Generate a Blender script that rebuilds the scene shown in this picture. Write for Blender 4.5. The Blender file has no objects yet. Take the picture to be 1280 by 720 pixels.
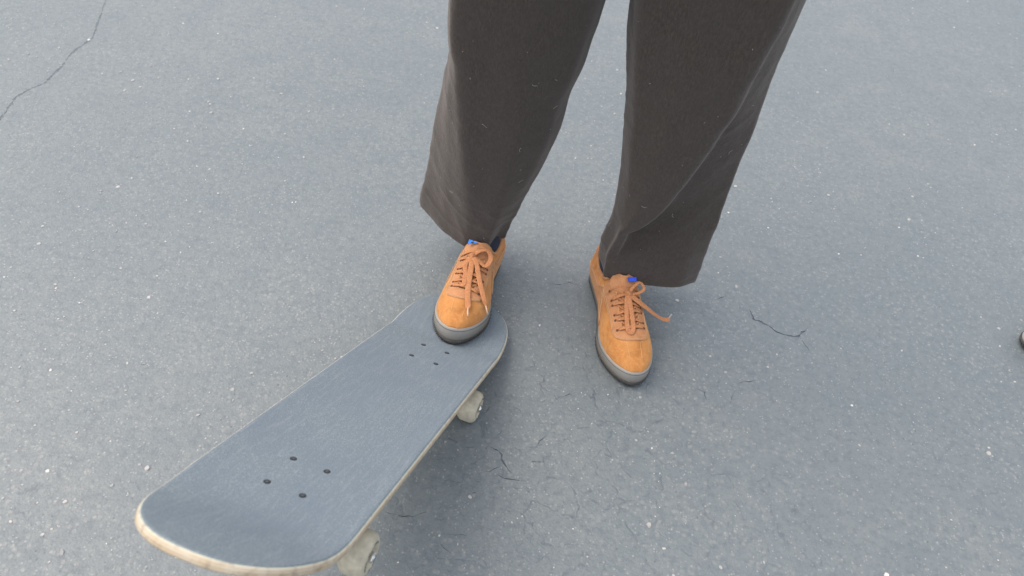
import bpy, bmesh, math, random
import numpy as np
from mathutils import Vector, Matrix, noise as mnoise
from mathutils.geometry import delaunay_2d_cdt

scene = bpy.context.scene
COL = scene.collection
R = math.radians

# ------------------------------------------------------------------ camera
cam_data = bpy.data.cameras.new('camera')
cam_data.sensor_width = 36.0
cam_data.lens = 36.0 * 950.0 / 1280.0
cam_data.clip_start = 0.02
cam_data.clip_end = 2000.0
cam_data.dof.use_dof = True
cam_data.dof.focus_distance = 1.22
cam_data.dof.aperture_fstop = 5.6
cam = bpy.data.objects.new('camera', cam_data)
COL.objects.link(cam)
cr = Vector((0.9878762, 0.1094725, 0.1100745))
cu = Vector((-0.1552438, 0.6966161, 0.7004466))
cb = Vector((0.0, -0.7090429, 0.7051654))
cam.matrix_world = Matrix(((cr.x, cu.x, cb.x, 0.0), (cr.y, cu.y, cb.y, 0.0),
                           (cr.z, cu.z, cb.z, 1.01611), (0, 0, 0, 1)))
scene.camera = cam

# ------------------------------------------------------------------ world, sun, exposure
SUN_ELEV, SUN_AZ = R(58), R(-84)          # azimuth measured clockwise from +Y
world = bpy.data.worlds.new('World')
scene.world = world
world.use_nodes = True
wn = world.node_tree
wn.nodes.clear()
wo = wn.nodes.new('ShaderNodeOutputWorld')
wb = wn.nodes.new('ShaderNodeBackground')
ws = wn.nodes.new('ShaderNodeTexSky')
ws.sky_type = 'NISHITA'
ws.sun_disc = False
ws.sun_elevation = SUN_ELEV
ws.sun_rotation = SUN_AZ
ws.air_density = 1.0
ws.dust_density = 6.0
ws.ozone_density = 1.0
wb.inputs['Strength'].default_value = 0.15
# a thin even cloud deck over the clear sky
cloud = wn.nodes.new('ShaderNodeMix')
cloud.data_type = 'RGBA'
cloud.inputs[0].default_value = 0.55
cloud.inputs[7].default_value = (5.8, 5.95, 6.1, 1.0)
wn.links.new(ws.outputs[0], cloud.inputs[6])
wn.links.new(cloud.outputs[2], wb.inputs['Color'])
wn.links.new(wb.outputs[0], wo.inputs['Surface'])

sun_data = bpy.data.lights.new('sun', 'SUN')
sun_data.energy = 0.72
sun_data.angle = R(50)
sun_data.color = (1.0, 0.95, 0.88)
sun = bpy.data.objects.new('sun', sun_data)
COL.objects.link(sun)
sd = Vector((math.sin(SUN_AZ) * math.cos(SUN_ELEV), math.cos(SUN_AZ) * math.cos(SUN_ELEV), math.sin(SUN_ELEV)))
sun.rotation_euler = sd.to_track_quat('Z', 'Y').to_euler()
sun.location = (0, 0, 5)

scene.view_settings.view_transform = 'Standard'
scene.view_settings.look = 'None'
scene.view_settings.gamma = 1.0
scene.view_settings.exposure = 0.92
scene.render.engine = 'CYCLES'
random.seed(7)
RNG = np.random.default_rng(7)


# ------------------------------------------------------------------ node helpers
class Mat:
    def __init__(self, name):
        self.m = bpy.data.materials.new(name)
        self.m.use_nodes = True
        self.t = self.m.node_tree
        self.b = self.t.nodes['Principled BSDF']
        self._co = None

    def set(self, **k):
        for a, v in k.items():
            self.b.inputs[a.replace('_', ' ')].default_value = v
        return self

    def node(self, typ, **k):
        n = self.t.nodes.new(typ)
        for a, v in k.items():
            setattr(n, a, v)
        return n

    def link(self, a, b):
        self.t.links.new(a, b)

    def co(self):
        if self._co is None:
            self._co = self.node('ShaderNodeTexCoord').outputs['Object']
        return self._co

    def noise(self, scale, detail=4, rough=0.55, dist=0.0, co=None):
        n = self.node('ShaderNodeTexNoise')
        n.inputs['Scale'].default_value = scale
        n.inputs['Detail'].default_value = detail
        n.inputs['Roughness'].default_value = rough
        n.inputs['Distortion'].default_value = dist
        self.link(co or self.co(), n.inputs['Vector'])
        return n.outputs[0]

    def voro(self, scale, feature='F1', out='Distance', rnd=1.0, co=None):
        n = self.node('ShaderNodeTexVoronoi', feature=feature)
        n.inputs['Scale'].default_value = scale
        n.inputs['Randomness'].default_value = rnd
        self.link(co or self.co(), n.inputs['Vector'])
        return n.outputs[out]

    def ramp(self, fac, stops, interp='LINEAR'):
        n = self.node('ShaderNodeValToRGB')
        n.color_ramp.interpolation = interp
        e = n.color_ramp.elements
        while len(e) < len(stops):
            e.new(0.5)
        for i, (p, c) in enumerate(stops):
            e[i].position = p
            e[i].color = (c, c, c, 1) if isinstance(c, (int, float)) else (*c, 1)
        self.link(fac, n.inputs[0])
        return n.outputs[0]

    def mix(self, fac, a, b, mode='MIX'):
        n = self.node('ShaderNodeMix', data_type='RGBA', blend_type=mode)
        for s, v in ((n.inputs[0], fac), (n.inputs[6], a), (n.inputs[7], b)):
            if hasattr(v, 'is_output'):
                self.link(v, s)
            elif isinstance(v, (int, float)) and s is not n.inputs[0]:
                s.default_value = (v, v, v, 1)
            elif isinstance(v, (int, float)):
                s.default_value = v
            else:
                s.default_value = (*v, 1)
        return n.outputs[2]

    def math(self, op, a, b=0.0, c=0.0):
        n = self.node('ShaderNodeMath', operation=op)
        for i, v in enumerate((a, b, c)):
            if hasattr(v, 'is_output'):
                self.link(v, n.inputs[i])
            else:
                n.inputs[i].default_value = v
        return n.outputs[0]

    def sepx(self, col, ch):
        n = self.node('ShaderNodeSeparateColor')
        self.link(col, n.inputs[0])
        return n.outputs[ch]

    def attr(self, name):
        return self.node('ShaderNodeAttribute', attribute_name=name)

    def color(self, s):
        self.link(s, self.b.inputs['Base Color'])
        return self

    def rough(self, s):
        self.link(s, self.b.inputs['Roughness'])
        return self

    def bump(self, h, strength=0.5, dist=0.001):
        n = self.node('ShaderNodeBump')
        n.inputs['Strength'].default_value = strength
        n.inputs['Distance'].default_value = dist
        self.link(h, n.inputs['Height'])
        if self.b.inputs['Normal'].is_linked:
            self.link(self.b.inputs['Normal'].links[0].from_socket, n.inputs['Normal'])
        self.link(n.outputs[0], self.b.inputs['Normal'])
        return self


def simple(name, rgb, rough=0.6, var=0.15, scale=60.0, bump=0.0, bscale=300.0, bdist=0.0005, **k):
    m = Mat(name)
    n = m.noise(scale, 5, 0.6)
    lo = tuple(c * (1 - var) for c in rgb)
    hi = tuple(min(1, c * (1 + var)) for c in rgb)
    m.color(m.ramp(n, [(0.3, lo), (0.7, hi)]))
    m.set(Roughness=rough, **k)
    if bump:
        m.bump(m.noise(bscale, 4), bump, bdist)
    return m.m


# ------------------------------------------------------------------ materials
def asphalt():
    m = Mat('asphalt')
    big = m.noise(1.3, 5, 0.55)
    med = m.noise(11, 5, 0.62)
    fine = m.noise(210, 5, 0.7)
    cell = m.voro(260, out='Color')
    cd = m.voro(260)
    base = m.ramp(big, [(0.28, (0.126, 0.148, 0.155)), (0.72, (0.166, 0.180, 0.179))])
    base = m.mix(m.ramp(med, [(0.34, 0.0), (0.70, 0.75)]), base, (0.114, 0.139, 0.150))
    base = m.mix(m.ramp(m.noise(75, 5, 0.7), [(0.38, 0.6), (0.53, 0.0)]), base, (0.088, 0.107, 0.121))
    base = m.mix(m.ramp(fine, [(0.36, 0.4), (0.5, 0.0)]), base, (0.075, 0.090, 0.108))
    # coarse aggregate showing through the worn coat
    ca = m.voro(115, out='Color')
    cda = m.voro(115)
    cs = m.math('MULTIPLY', m.ramp(m.sepx(ca, 2), [(0.60, 0.0), (0.95, 0.6)]), m.ramp(cda, [(0.22, 1.0), (0.48, 0.0)]))
    cs = m.math('MULTIPLY', cs, m.ramp(m.noise(4, 4, 0.6), [(0.36, 0.2), (0.62, 1.0)]))
    base = m.mix(cs, base, (0.225, 0.228, 0.218))
    # single aggregate stones a little lighter than the binder
    sp = m.math('MULTIPLY', m.ramp(m.sepx(cell, 0), [(0.80, 0.0), (1.0, 0.6)]), m.ramp(cd, [(0.25, 1.0), (0.5, 0.0)]))
    base = m.mix(sp, base, (0.33, 0.32, 0.305))
    # pin holes where a stone has come out
    c2 = m.voro(100, out='Color')
    d2 = m.voro(100)
    pit = m.math('MULTIPLY', m.ramp(m.sepx(c2, 1), [(0.86, 0.0), (0.93, 0.8)]), m.ramp(d2, [(0.10, 1.0), (0.22, 0.0)]))
    pit = m.math('MULTIPLY', pit, m.ramp(m.noise(5, 3), [(0.45, 0.15), (0.62, 1.0)]))
    base = m.mix(pit, base, (0.062, 0.073, 0.092))
    # broken hairline crazing in patches
    wv = m.node('ShaderNodeVectorMath', operation='MULTIPLY_ADD')
    nz = m.node('ShaderNodeTexNoise')
    nz.inputs['Scale'].default_value = 26
    nz.inputs['Detail'].default_value = 5
    m.link(m.co(), nz.inputs['Vector'])
    m.link(nz.outputs[1], wv.inputs[0])
    wv.inputs[1].default_value = (0.05, 0.05, 0.0)
    m.link(m.co(), wv.inputs[2])
    # the spot in front of the feet is the most broken up
    vd = m.node('ShaderNodeVectorMath', operation='DISTANCE')
    m.link(m.co(), vd.inputs[0])
    vd.inputs[1].default_value = (0.14, 0.72, 0.0)
    worn = m.ramp(m.math('ADD', vd.outputs[1], m.math('MULTIPLY', m.noise(6, 4), 0.5)), [(0.38, 0.8), (0.75, 0.0)])
    de = m.voro(17, 'DISTANCE_TO_EDGE', co=wv.outputs[0])
    craze = m.math('MULTIPLY', m.ramp(de, [(0.0, 1.0), (0.045, 0.0)]), m.math('ADD', m.ramp(m.noise(7, 4, 0.6), [(0.55, 0.0), (0.68, 0.7)]), worn))
    craze = m.math('MULTIPLY', craze, m.ramp(m.noise(45, 3), [(0.46, 0.0), (0.6, 1.0)]))
    base = m.mix(craze, base, (0.078, 0.094, 0.110))
    m.color(base)
    m.rough(m.ramp(m.noise(40, 4), [(0.3, 0.46), (0.7, 0.60)]))
    m.set(Specular_IOR_Level=0.8)
    h = m.math('ADD', m.math('MULTIPLY', cd, -0.5), m.math('MULTIPLY', fine, 1.0))
    h = m.math('SUBTRACT', h, m.math('MULTIPLY', pit, 1.2))
    h = m.math('SUBTRACT', h, m.math('MULTIPLY', craze, 1.5))
    m.bump(m.noise(16, 5, 0.6), 0.25, 0.006)
    h = m.math('ADD', h, m.math('MULTIPLY', cs, 0.8))
    m.bump(h, 0.5, 0.0012)
    return m.m


def chips():
    m = Mat('stone_chip')
    a = m.attr('tone')
    m.color(m.ramp(a.outputs['Fac'], [(0.0, (0.20, 0.205, 0.21)), (0.45, (0.31, 0.305, 0.295)), (0.8, (0.43, 0.41, 0.385)), (1.0, (0.58, 0.56, 0.53))]))
    m.set(Roughness=0.55)
    return m.m


def grip():
    m = Mat('grip_tape')
    f = m.noise(900, 3, 0.7)
    g = m.voro(650, out='Color')
    base = m.ramp(f, [(0.25, (0.105, 0.136, 0.160)), (0.75, (0.196, 0.232, 0.258))])
    base = m.mix(m.ramp(m.sepx(g, 0), [(0.75, 0.0), (1.0, 0.4)]), base, (0.33, 0.345, 0.36))
    w = m.noise(9, 5, 0.6)
    base = m.mix(m.ramp(w, [(0.38, 0.55), (0.60, 0.0)]), base, (0.135, 0.168, 0.205))
    sc = m.node('ShaderNodeMapping')
    sc.inputs['Scale'].default_value = (6, 60, 6)
    sc.inputs['Rotation'].default_value = (0, 0, 0.5)
    m.link(m.co(), sc.inputs['Vector'])
    scratch = m.noise(4, 5, 0.7, co=sc.outputs[0])
    base = m.mix(m.ramp(scratch, [(0.50, 0.0), (0.75, 0.45)]), base, (0.27, 0.285, 0.30))
    m.color(base)
    m.set(Roughness=0.75, Specular_IOR_Level=0.35)
    m.bump(m.math('ADD', f, m.voro(650)), 0.6, 0.0006)
    return m.m


def ply():
    m = Mat('maple_ply')
    a = m.attr('layer')
    f = m.math('MULTIPLY_ADD', a.outputs['Fac'], 1.0 / 0.011, 0.5)
    woodc = m.ramp(f, [(0.0, (0.43, 0.34, 0.22)), (0.15, (0.40, 0.30, 0.19)), (0.30, (0.47, 0.38, 0.26)), (0.44, (0.39, 0.29, 0.18)),
                       (0.58, (0.47, 0.385, 0.27)), (0.72, (0.42, 0.33, 0.22)), (0.86, (0.50, 0.43, 0.32)), (0.965, (0.36, 0.44, 0.40))], 'CONSTANT')
    n = m.noise(45, 5, 0.65)
    c = m.mix(m.ramp(n, [(0.4, 0.0), (0.75, 0.6)]), woodc, (0.56, 0.52, 0.44))
    c = m.mix(m.ramp(m.noise(120, 4), [(0.50, 0.0), (0.72, 0.6)]), c, (0.20, 0.16, 0.12))
    m.color(c).set(Roughness=0.62)
    m.bump(m.noise(400, 3), 0.3, 0.0004)
    return m.m


def suede(name, a, b):
    m = Mat(name)
    n = m.noise(38, 6, 0.62, 0.6)
    f = m.noise(900, 3, 0.7)
    c = m.ramp(n, [(0.3, a), (0.68, b)])
    nap = m.noise(85, 6, 0.7, 1.2)
    c = m.mix(m.ramp(nap, [(0.50, 0.0), (0.72, 0.55)]), c, tuple(min(1, x * 1.22 + 0.02) for x in b))
    c = m.mix(m.ramp(m.noise(30, 5, 0.65, 0.8), [(0.50, 0.0), (0.68, 0.75)]), c, tuple(x * 0.74 for x in a))
    c = m.mix(m.ramp(f, [(0.3, 0.28), (0.6, 0.0)]), c, tuple(x * 0.6 for x in a))
    m.color(c)
    m.set(Roughness=0.9, Sheen_Weight=0.25, Sheen_Roughness=0.5, Specular_IOR_Level=0.2)
    m.b.inputs['Sheen Tint'].default_value = (1.0, 0.72, 0.42, 1)
    m.bump(nap, 0.2, 0.001)
    m.bump(f, 0.3, 0.0006)
    return m.m


def cloth():
    m = Mat('brown_black_wool')
    mp = m.node('ShaderNodeMapping')
    mp.inputs['Scale'].default_value = (1.0, 1.0, 0.35)
    m.link(m.co(), mp.inputs['Vector'])
    fuzz = m.noise(420, 4, 0.75, co=mp.outputs[0])
    mott = m.noise(26, 5, 0.6)
    c = m.ramp(fuzz, [(0.28, (0.026, 0.0203, 0.0172)), (0.5, (0.041, 0.0328, 0.0280)), (0.74, (0.066, 0.0540, 0.0470))])
    c = m.mix(m.ramp(mott, [(0.4, 0.0), (0.75, 0.5)]), c, (0.044, 0.037, 0.034))
    m.color(c)
    m.set(Roughness=0.95, Sheen_Weight=0.22, Sheen_Roughness=0.6, Specular_IOR_Level=0.15)
    m.b.inputs['Sheen Tint'].default_value = (1.0, 0.93, 0.88, 1)
    c2 = m.noise(900, 2, 0.8)
    m.bump(m.noise(38, 5, 0.6), 0.35, 0.006)
    m.bump(fuzz, 0.4, 0.0007)
    return m.m


def sole_mat(name, top, low, z0, z1, scuff):
    m = Mat(name)
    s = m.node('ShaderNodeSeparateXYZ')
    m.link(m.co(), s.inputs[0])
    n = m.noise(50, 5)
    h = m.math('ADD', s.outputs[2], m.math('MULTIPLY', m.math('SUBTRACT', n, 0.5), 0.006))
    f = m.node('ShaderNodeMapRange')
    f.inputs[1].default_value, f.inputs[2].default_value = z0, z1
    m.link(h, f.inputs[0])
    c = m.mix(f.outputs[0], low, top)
    c = m.mix(m.ramp(m.noise(160, 4, 0.7), [(0.52, 0.0), (0.75, 0.5)]), c, scuff)
    m.color(c).set(Roughness=0.62)
    m.bump(m.noise(500, 3), 0.2, 0.0004)
    return m.m


M = dict(
    asphalt=asphalt(), chip=chips(), grip=grip(), ply=ply(), cloth=cloth(),
    crack=simple('crack_dirt', (0.100, 0.117, 0.136), 0.95, 0.4, 150),
    old_crack=simple('sealed_crack', (0.116, 0.134, 0.143), 0.9, 0.3, 60),
    suede=suede('orange_suede', (0.43, 0.168, 0.046), (0.55, 0.255, 0.085)),
    suede_light=suede('tan_orange_suede', (0.41, 0.180, 0.078), (0.50, 0.240, 0.115)),
    lining=suede('rust_lining', (0.26, 0.085, 0.030), (0.33, 0.12, 0.045)),
    lace=simple('orange_lace', (0.44, 0.185, 0.078), 0.9, 0.28, 400, 0.5, 1200, 0.0004),
    stitch=simple('pale_thread', (0.58, 0.34, 0.17), 0.8, 0.15, 500),
    aglet=simple('pinkish_aglet', (0.55, 0.36, 0.25), 0.35, 0.1, 300),
    metal_aglet=simple('grey_aglet', (0.35, 0.34, 0.33), 0.3, 0.1, 300),
    hole=simple('eyelet_hole', (0.11, 0.042, 0.018), 0.9, 0.2, 300),
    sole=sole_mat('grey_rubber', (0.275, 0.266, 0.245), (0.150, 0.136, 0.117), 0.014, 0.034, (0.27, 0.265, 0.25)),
    outsole=simple('dark_rubber', (0.060, 0.056, 0.052), 0.75, 0.3, 200, 0.4, 500),
    sock=simple('navy_sock', (0.020, 0.026, 0.045), 0.95, 0.3, 300, 0.6, 800, 0.0008),
    blue=simple('blue_label', (0.035, 0.20, 0.62), 0.7, 0.2, 300),
    royal=simple('royal_blue_label', (0.018, 0.06, 0.52), 0.7, 0.2, 300),
    black=simple('label_black', (0.02, 0.03, 0.06), 0.7, 0.2, 300),
    lint=simple('lint', (0.42, 0.39, 0.36), 0.9, 0.2, 300),
    skin=simple('skin', (0.50, 0.33, 0.24), 0.55, 0.08, 60, Subsurface_Weight=0.1),
    wheel=simple('worn_urethane', (0.43, 0.39, 0.30), 0.6, 0.26, 75, 0.5, 120, 0.0012),
    wheel_print=simple('wheel_print', (0.09, 0.085, 0.085), 0.6, 0.3, 300),
    metal=simple('cast_aluminium', (0.42, 0.42, 0.42), 0.42, 0.15, 90, 0.2, 300, Metallic=0.9),
    nut=simple('zinc_nut', (0.75, 0.75, 0.74), 0.22, 0.08, 200, Metallic=1.0),
    bearing=simple('bearing_steel', (0.16, 0.15, 0.14), 0.45, 0.2, 200, Metallic=0.5),
    bolt=simple('black_bolt', (0.016, 0.018, 0.022), 0.7, 0.3, 500),
    slot=simple('bolt_slot', (0.08, 0.085, 0.09), 0.6, 0.2, 500),
    grey_suede=simple('pale_grey_leather', (0.36, 0.37, 0.36), 0.7, 0.12, 60, 0.3, 400),
    grey_lace=simple('grey_lace', (0.30, 0.30, 0.30), 0.8, 0.15, 300),
)


# ------------------------------------------------------------------ object helpers
def obj(name, verts, faces, mat, parent=None, smooth=True, attr=None):
    me = bpy.data.meshes.new(name)
    me.from_pydata([tuple(map(float, v)) for v in verts], [], [tuple(map(int, f)) for f in faces])
    me.validate()
    for a in (mat if isinstance(mat, (list, tuple)) else [mat]):
        me.materials.append(a)
    if attr:
        at = me.attributes.new(attr[0], 'FLOAT', 'POINT')
        at.data.foreach_set('value', np.asarray(attr[1], dtype=np.float32))
    bm = bmesh.new()
    bm.from_mesh(me)
    bmesh.ops.recalc_face_normals(bm, faces=bm.faces)
    bm.to_mesh(me)
    bm.free()
    if smooth:
        me.shade_smooth()
    o = bpy.data.objects.new(name, me)
    COL.objects.link(o)
    if parent:
        o.parent = parent
    return o


def tag(o, label=None, cat=None, group=None, kind=None):
    if label:
        o['label'] = label
    if cat:
        o['category'] = cat
    if group:
        o['group'] = group
    if kind:
        o['kind'] = kind
    return o


class G:
    """collects geometry that becomes ONE mesh object"""
    def __init__(self):
        self.v, self.f = [], []

    def add(self, v, f):
        k = len(self.v)
        self.v += [tuple(map(float, p)) for p in v]
        self.f += [tuple(int(i) + k for i in q) for q in f]
        return self

    def loft(self, rings, closed=True, cap0=False, cap1=False):
        n = len(rings[0])
        v = [p for r in rings for p in r]
        f = []
        for i in range(len(rings) - 1):
            for j in range(n if closed else n - 1):
                a, b = i * n + j, i * n + (j + 1) % n
                f.append((a, b, b + n, a + n))
        if cap0:
            f.append(tuple(range(n))[::-1])
        if cap1:
            f.append(tuple(range((len(rings) - 1) * n, len(rings) * n)))
        return self.add(v, f)

    def sweep(self, path, w, h, up=(0, 0, 1), seg=8, ups=None, taper=None, e=2.0):
        """flattened elliptic section of width w, height h along a path"""
        P = np.asarray(path, float)
        T = np.gradient(P, axis=0)
        T /= np.linalg.norm(T, axis=1)[:, None] + 1e-12
        rings = []
        for i in range(len(P)):
            u = np.asarray(ups[i] if ups is not None else up, float)
            s = np.cross(T[i], u)
            s /= np.linalg.norm(s) + 1e-12
            nn = np.cross(s, T[i])
            k = taper[i] if taper is not None else 1.0
            r = []
            for a in np.linspace(0, 2 * math.pi, seg, endpoint=False):
                c, d = math.cos(a), math.sin(a)
                c = math.copysign(abs(c) ** (2 / e), c)
                d = math.copysign(abs(d) ** (2 / e), d)
                r.append(P[i] + s * c * w * 0.5 * k + nn * d * h * 0.5 * k)
            rings.append(r)
        return self.loft(rings, True, True, True)

    def lathe(self, prof, origin, axis, seg=32):
        """profile of (distance along axis, radius)"""
        ax = Vector(axis).normalized()
        s = ax.orthogonal().normalized()
        t = ax.cross(s)
        o = Vector(origin)
        rings = []
        for d, r in prof:
            rings.append([o + ax * d + (s * math.cos(a) + t * math.sin(a)) * r for a in np.linspace(0, 2 * math.pi, seg, endpoint=False)])
        return self.loft(rings, True, True, True)

    def box(self, c, size, rot=None):
        sx, sy, sz = (q / 2 for q in size)
        v = [Vector((x, y, z)) for x in (-sx, sx) for y in (-sy, sy) for z in (-sz, sz)]
        if rot is not None:
            v = [rot @ p for p in v]
        v = [p + Vector(c) for p in v]
        return self.add(v, [(0, 1, 3, 2), (4, 6, 7, 5), (0, 4, 5, 1), (2, 3, 7, 6), (0, 2, 6, 4), (1, 5, 7, 3)])

    def build(self, name, mat, parent=None, smooth=True, bevel=0, subsurf=0):
        o = obj(name, self.v, self.f, mat, parent, smooth)
        if bevel:
            b = o.modifiers.new('bevel', 'BEVEL')
            b.width = bevel
            b.segments = 2
        if subsurf:
            s = o.modifiers.new('subdivision', 'SUBSURF')
            s.levels = s.render_levels = subsurf
        return o


def smooth_path(P, n=40):
    """Catmull-Rom through the points"""
    P = np.asarray(P, float)
    Q = np.vstack([2 * P[0] - P[1], P, 2 * P[-1] - P[-2]])
    out = []
    m = len(P) - 1
    for t in np.linspace(0, m - 1e-6, n):
        i = int(t)
        f = t - i
        a, b, c, d = Q[i], Q[i + 1], Q[i + 2], Q[i + 3]
        out.append(0.5 * (2 * b + (c - a) * f + (2 * a - 5 * b + 4 * c - d) * f * f + (3 * b - a - 3 * c + d) * f ** 3))
    return np.array(out)


def curve1(x, xs, ys):
    """smooth monotone-ish interpolation (cubic Hermite, finite difference slopes)"""
    xs, ys = np.asarray(xs, float), np.asarray(ys, float)
    d = np.diff(ys) / np.diff(xs)
    m = np.r_[d[0], np.where(d[:-1] * d[1:] > 0, 2 * d[:-1] * d[1:] / (d[:-1] + d[1:] + 1e-12), 0), d[-1]]
    x = np.clip(np.asarray(x, float), xs[0], xs[-1])
    i = np.clip(np.searchsorted(xs, x) - 1, 0, len(xs) - 2)
    h = xs[i + 1] - xs[i]
    t = (x - xs[i]) / h
    return ((2 * t ** 3 - 3 * t ** 2 + 1) * ys[i] + (t ** 3 - 2 * t ** 2 + t) * h * m[i]
            + (-2 * t ** 3 + 3 * t ** 2) * ys[i + 1] + (t ** 3 - t ** 2) * h * m[i + 1])


def sstep(x, a=0.0, b=1.0):
    t = np.clip((np.asarray(x, float) - a) / (b - a), 0, 1)
    return t * t * (3 - 2 * t)


# ------------------------------------------------------------------ ground with recessed cracks
CRACKS = [
    (0.013, [(-1.195, 1.864), (-1.154, 1.735), (-1.132, 1.668), (-1.136, 1.632), (-1.141, 1.577), (-1.132, 1.524), (-1.131, 1.479), (-1.129, 1.443), (-1.144, 1.417), (-1.156, 1.375), (-1.148, 1.33), (-1.139, 1.284), (-1.15, 1.2), (-1.14, 1.1)]),
    (0.0095, [(0.46, 1.066), (0.466, 1.038), (0.481, 1.035), (0.495, 1.027), (0.509, 1.014), (0.527, 1.011), (0.545, 1.011), (0.558, 1.024), (0.572, 1.043)]),
    (0.0045, [(0.551, 1.012), (0.559, 0.992), (0.564, 0.977)]),
    (0.0050, [(-0.001, 0.669), (0.009, 0.665), (0.017, 0.663), (0.024, 0.656), (0.027, 0.642), (0.036, 0.632), (0.046, 0.625)]),
    (0.0028, [(-0.015, 0.624), (-0.005, 0.622), (0.01, 0.622), (0.021, 0.631), (0.025, 0.636)]),
    (0.0028, [(0.02, 0.618), (0.033, 0.616), (0.05, 0.615), (0.065, 0.616)]),
    (0.0040, [(0.418, 0.873), (0.43, 0.882), (0.442, 0.883), (0.454, 0.889)]),
    (0.0036, [(0.417, 0.869), (0.407, 0.846), (0.399, 0.82)]),
    (0.0036, [(0.345, 0.848), (0.356, 0.843), (0.36, 0.826)]),
    (0.0026, [(0.059, 1.053), (0.084, 1.049), (0.108, 1.061), (0.127, 1.059)]),
    (0.0030, [(-0.132, 0.53), (-0.108, 0.527), (-0.088, 0.531), (-0.071, 0.541)]),
    (0.0026, [(-0.026, 0.581), (-0.011, 0.581), (-0.002, 0.585)]),
    (0.0028, [(0.071, 0.651), (0.084, 0.652), (0.093, 0.658)]),
    (0.0022, [(0.166, 0.671), (0.176, 0.686), (0.186, 0.696)]),
    (0.0030, [(0.078, 0.683), (0.083, 0.695), (0.092, 0.704)]),
    (0.0022, [(0.095, 0.767), (0.108, 0.784), (0.123, 0.794), (0.135, 0.788)]),
    (0.0022, [(0.388, 1.072), (0.408, 1.086), (0.425, 1.103)]),
    (0.0026, [(-0.035, 0.512), (-0.019, 0.514), (-0.004, 0.512)]),
    (0.0028, [(-0.044, 0.496), (-0.029, 0.486), (-0.02, 0.476)]),
]


def build_ground():
    S = 160.0
    verts = [Vector((-S, -S)), Vector((S, -S)), Vector((S, S)), Vector((-S, S))]
    faces = [[0, 1, 2, 3]]
    rng = random.Random(3)
    for w, pts in CRACKS:
        P = np.array(pts)
        seg = np.linalg.norm(np.diff(P, axis=0), axis=1).sum()
        n = max(7, int(seg / 0.006))
        t = np.linspace(0, len(P) - 1, n)
        Q = np.c_[np.interp(t, range(len(P)), P[:, 0]), np.interp(t, range(len(P)), P[:, 1])]
        Q += np.array([[rng.uniform(-1, 1), rng.uniform(-1, 1)] for _ in range(n)]) * 0.0013
        T = np.gradient(Q, axis=0)
        T /= np.linalg.norm(T, axis=1)[:, None] + 1e-9
        Nn = np.c_[-T[:, 1], T[:, 0]]
        ww = np.array([w * (0.08 + 0.62 * rng.random() ** 2) for _ in range(n)])
        ww *= np.minimum(1, np.minimum(np.arange(n), np.arange(n)[::-1]) / 2.0) * 0.5 + 0.02
        k = len(verts)
        L = Q + Nn * ww[:, None]
        Rr = Q - Nn * ww[:, None]
        verts += [Vector(q) for q in L] + [Vector(q) for q in Rr[::-1]]
        # quads along the crack keep every outline simple
        for i in range(n - 1):
            faces.append([k + i, k + i + 1, k + 2 * n - 2 - i, k + 2 * n - 1 - i])
    quads = np.array([[tuple(verts[i]) for i in q] for q in faces[1:]])
    qc = quads.mean(axis=1)
    v2, e2, f2, ov, oe, of = delaunay_2d_cdt(verts, [], faces, 0, 1e-6)

    def in_crack(f, vv):
        c = sum((vv[i] for i in f), Vector((0, 0))) / len(f)
        for k in np.nonzero(np.abs(qc - np.array((c.x, c.y))).sum(axis=1) < 0.03)[0]:
            q = quads[k]
            for tri in ((0, 1, 2), (0, 2, 3)):
                a, b, d = q[list(tri)]
                s1 = (b[0] - a[0]) * (c.y - a[1]) - (b[1] - a[1]) * (c.x - a[0])
                s2 = (d[0] - b[0]) * (c.y - b[1]) - (d[1] - b[1]) * (c.x - b[0])
                s3 = (a[0] - d[0]) * (c.y - d[1]) - (a[1] - d[1]) * (c.x - d[0])
                if (s1 > 0) == (s2 > 0) == (s3 > 0):
                    return True
        return False
    top, low = [], []
    for f, src in zip(f2, of):
        (low if in_crack(f, v2) else top).append(tuple(f))
    V = [(v.x, v.y, 0.0) for v in v2]
    obj_faces = list(top)
    # crack walls and crack floors
    edge = {}
    for f in low:
        for a, b in zip(f, f[1:] + f[:1]):
            edge[(a, b)] = 1
    used = sorted({i for f in low for i in f})
    mp = {i: len(V) + n for n, i in enumerate(used)}
    V += [(v2[i].x, v2[i].y, -0.0004 if v2[i].x < -1 else -0.0014) for i in used]
    walls = [(a, b, mp[b], mp[a]) for (a, b) in edge if (b, a) not in edge]
    floor = [tuple(mp[i] for i in f) for f in low]
    me = bpy.data.meshes.new('ground')
    me.from_pydata(V, [], obj_faces + walls + floor)
    me.materials.append(M['asphalt'])
    me.materials.append(M['crack'])
    me.materials.append(M['old_crack'])
    mi = np.zeros(len(me.polygons), dtype=np.int32)
    mi[len(obj_faces):] = 1
    for p in me.polygons[len(obj_faces):]:
        if p.center.x < -1.0:
            mi[p.index] = 2
    me.polygons.foreach_set('material_index', mi)
    me.update()
    # every top face must look up
    bm = bmesh.new()
    bm.from_mesh(me)
    for f in bm.faces:
        if f.material_index == 0 and f.normal.z < 0:
            f.normal_flip()
    bm.to_mesh(me)
    bm.free()
    o = bpy.data.objects.new('ground', me)
    COL.objects.link(o)
    tag(o, 'worn blue grey asphalt with fine cracks and pale stone specks', None, None, 'structure')
    return o


ground = build_ground()


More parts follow.
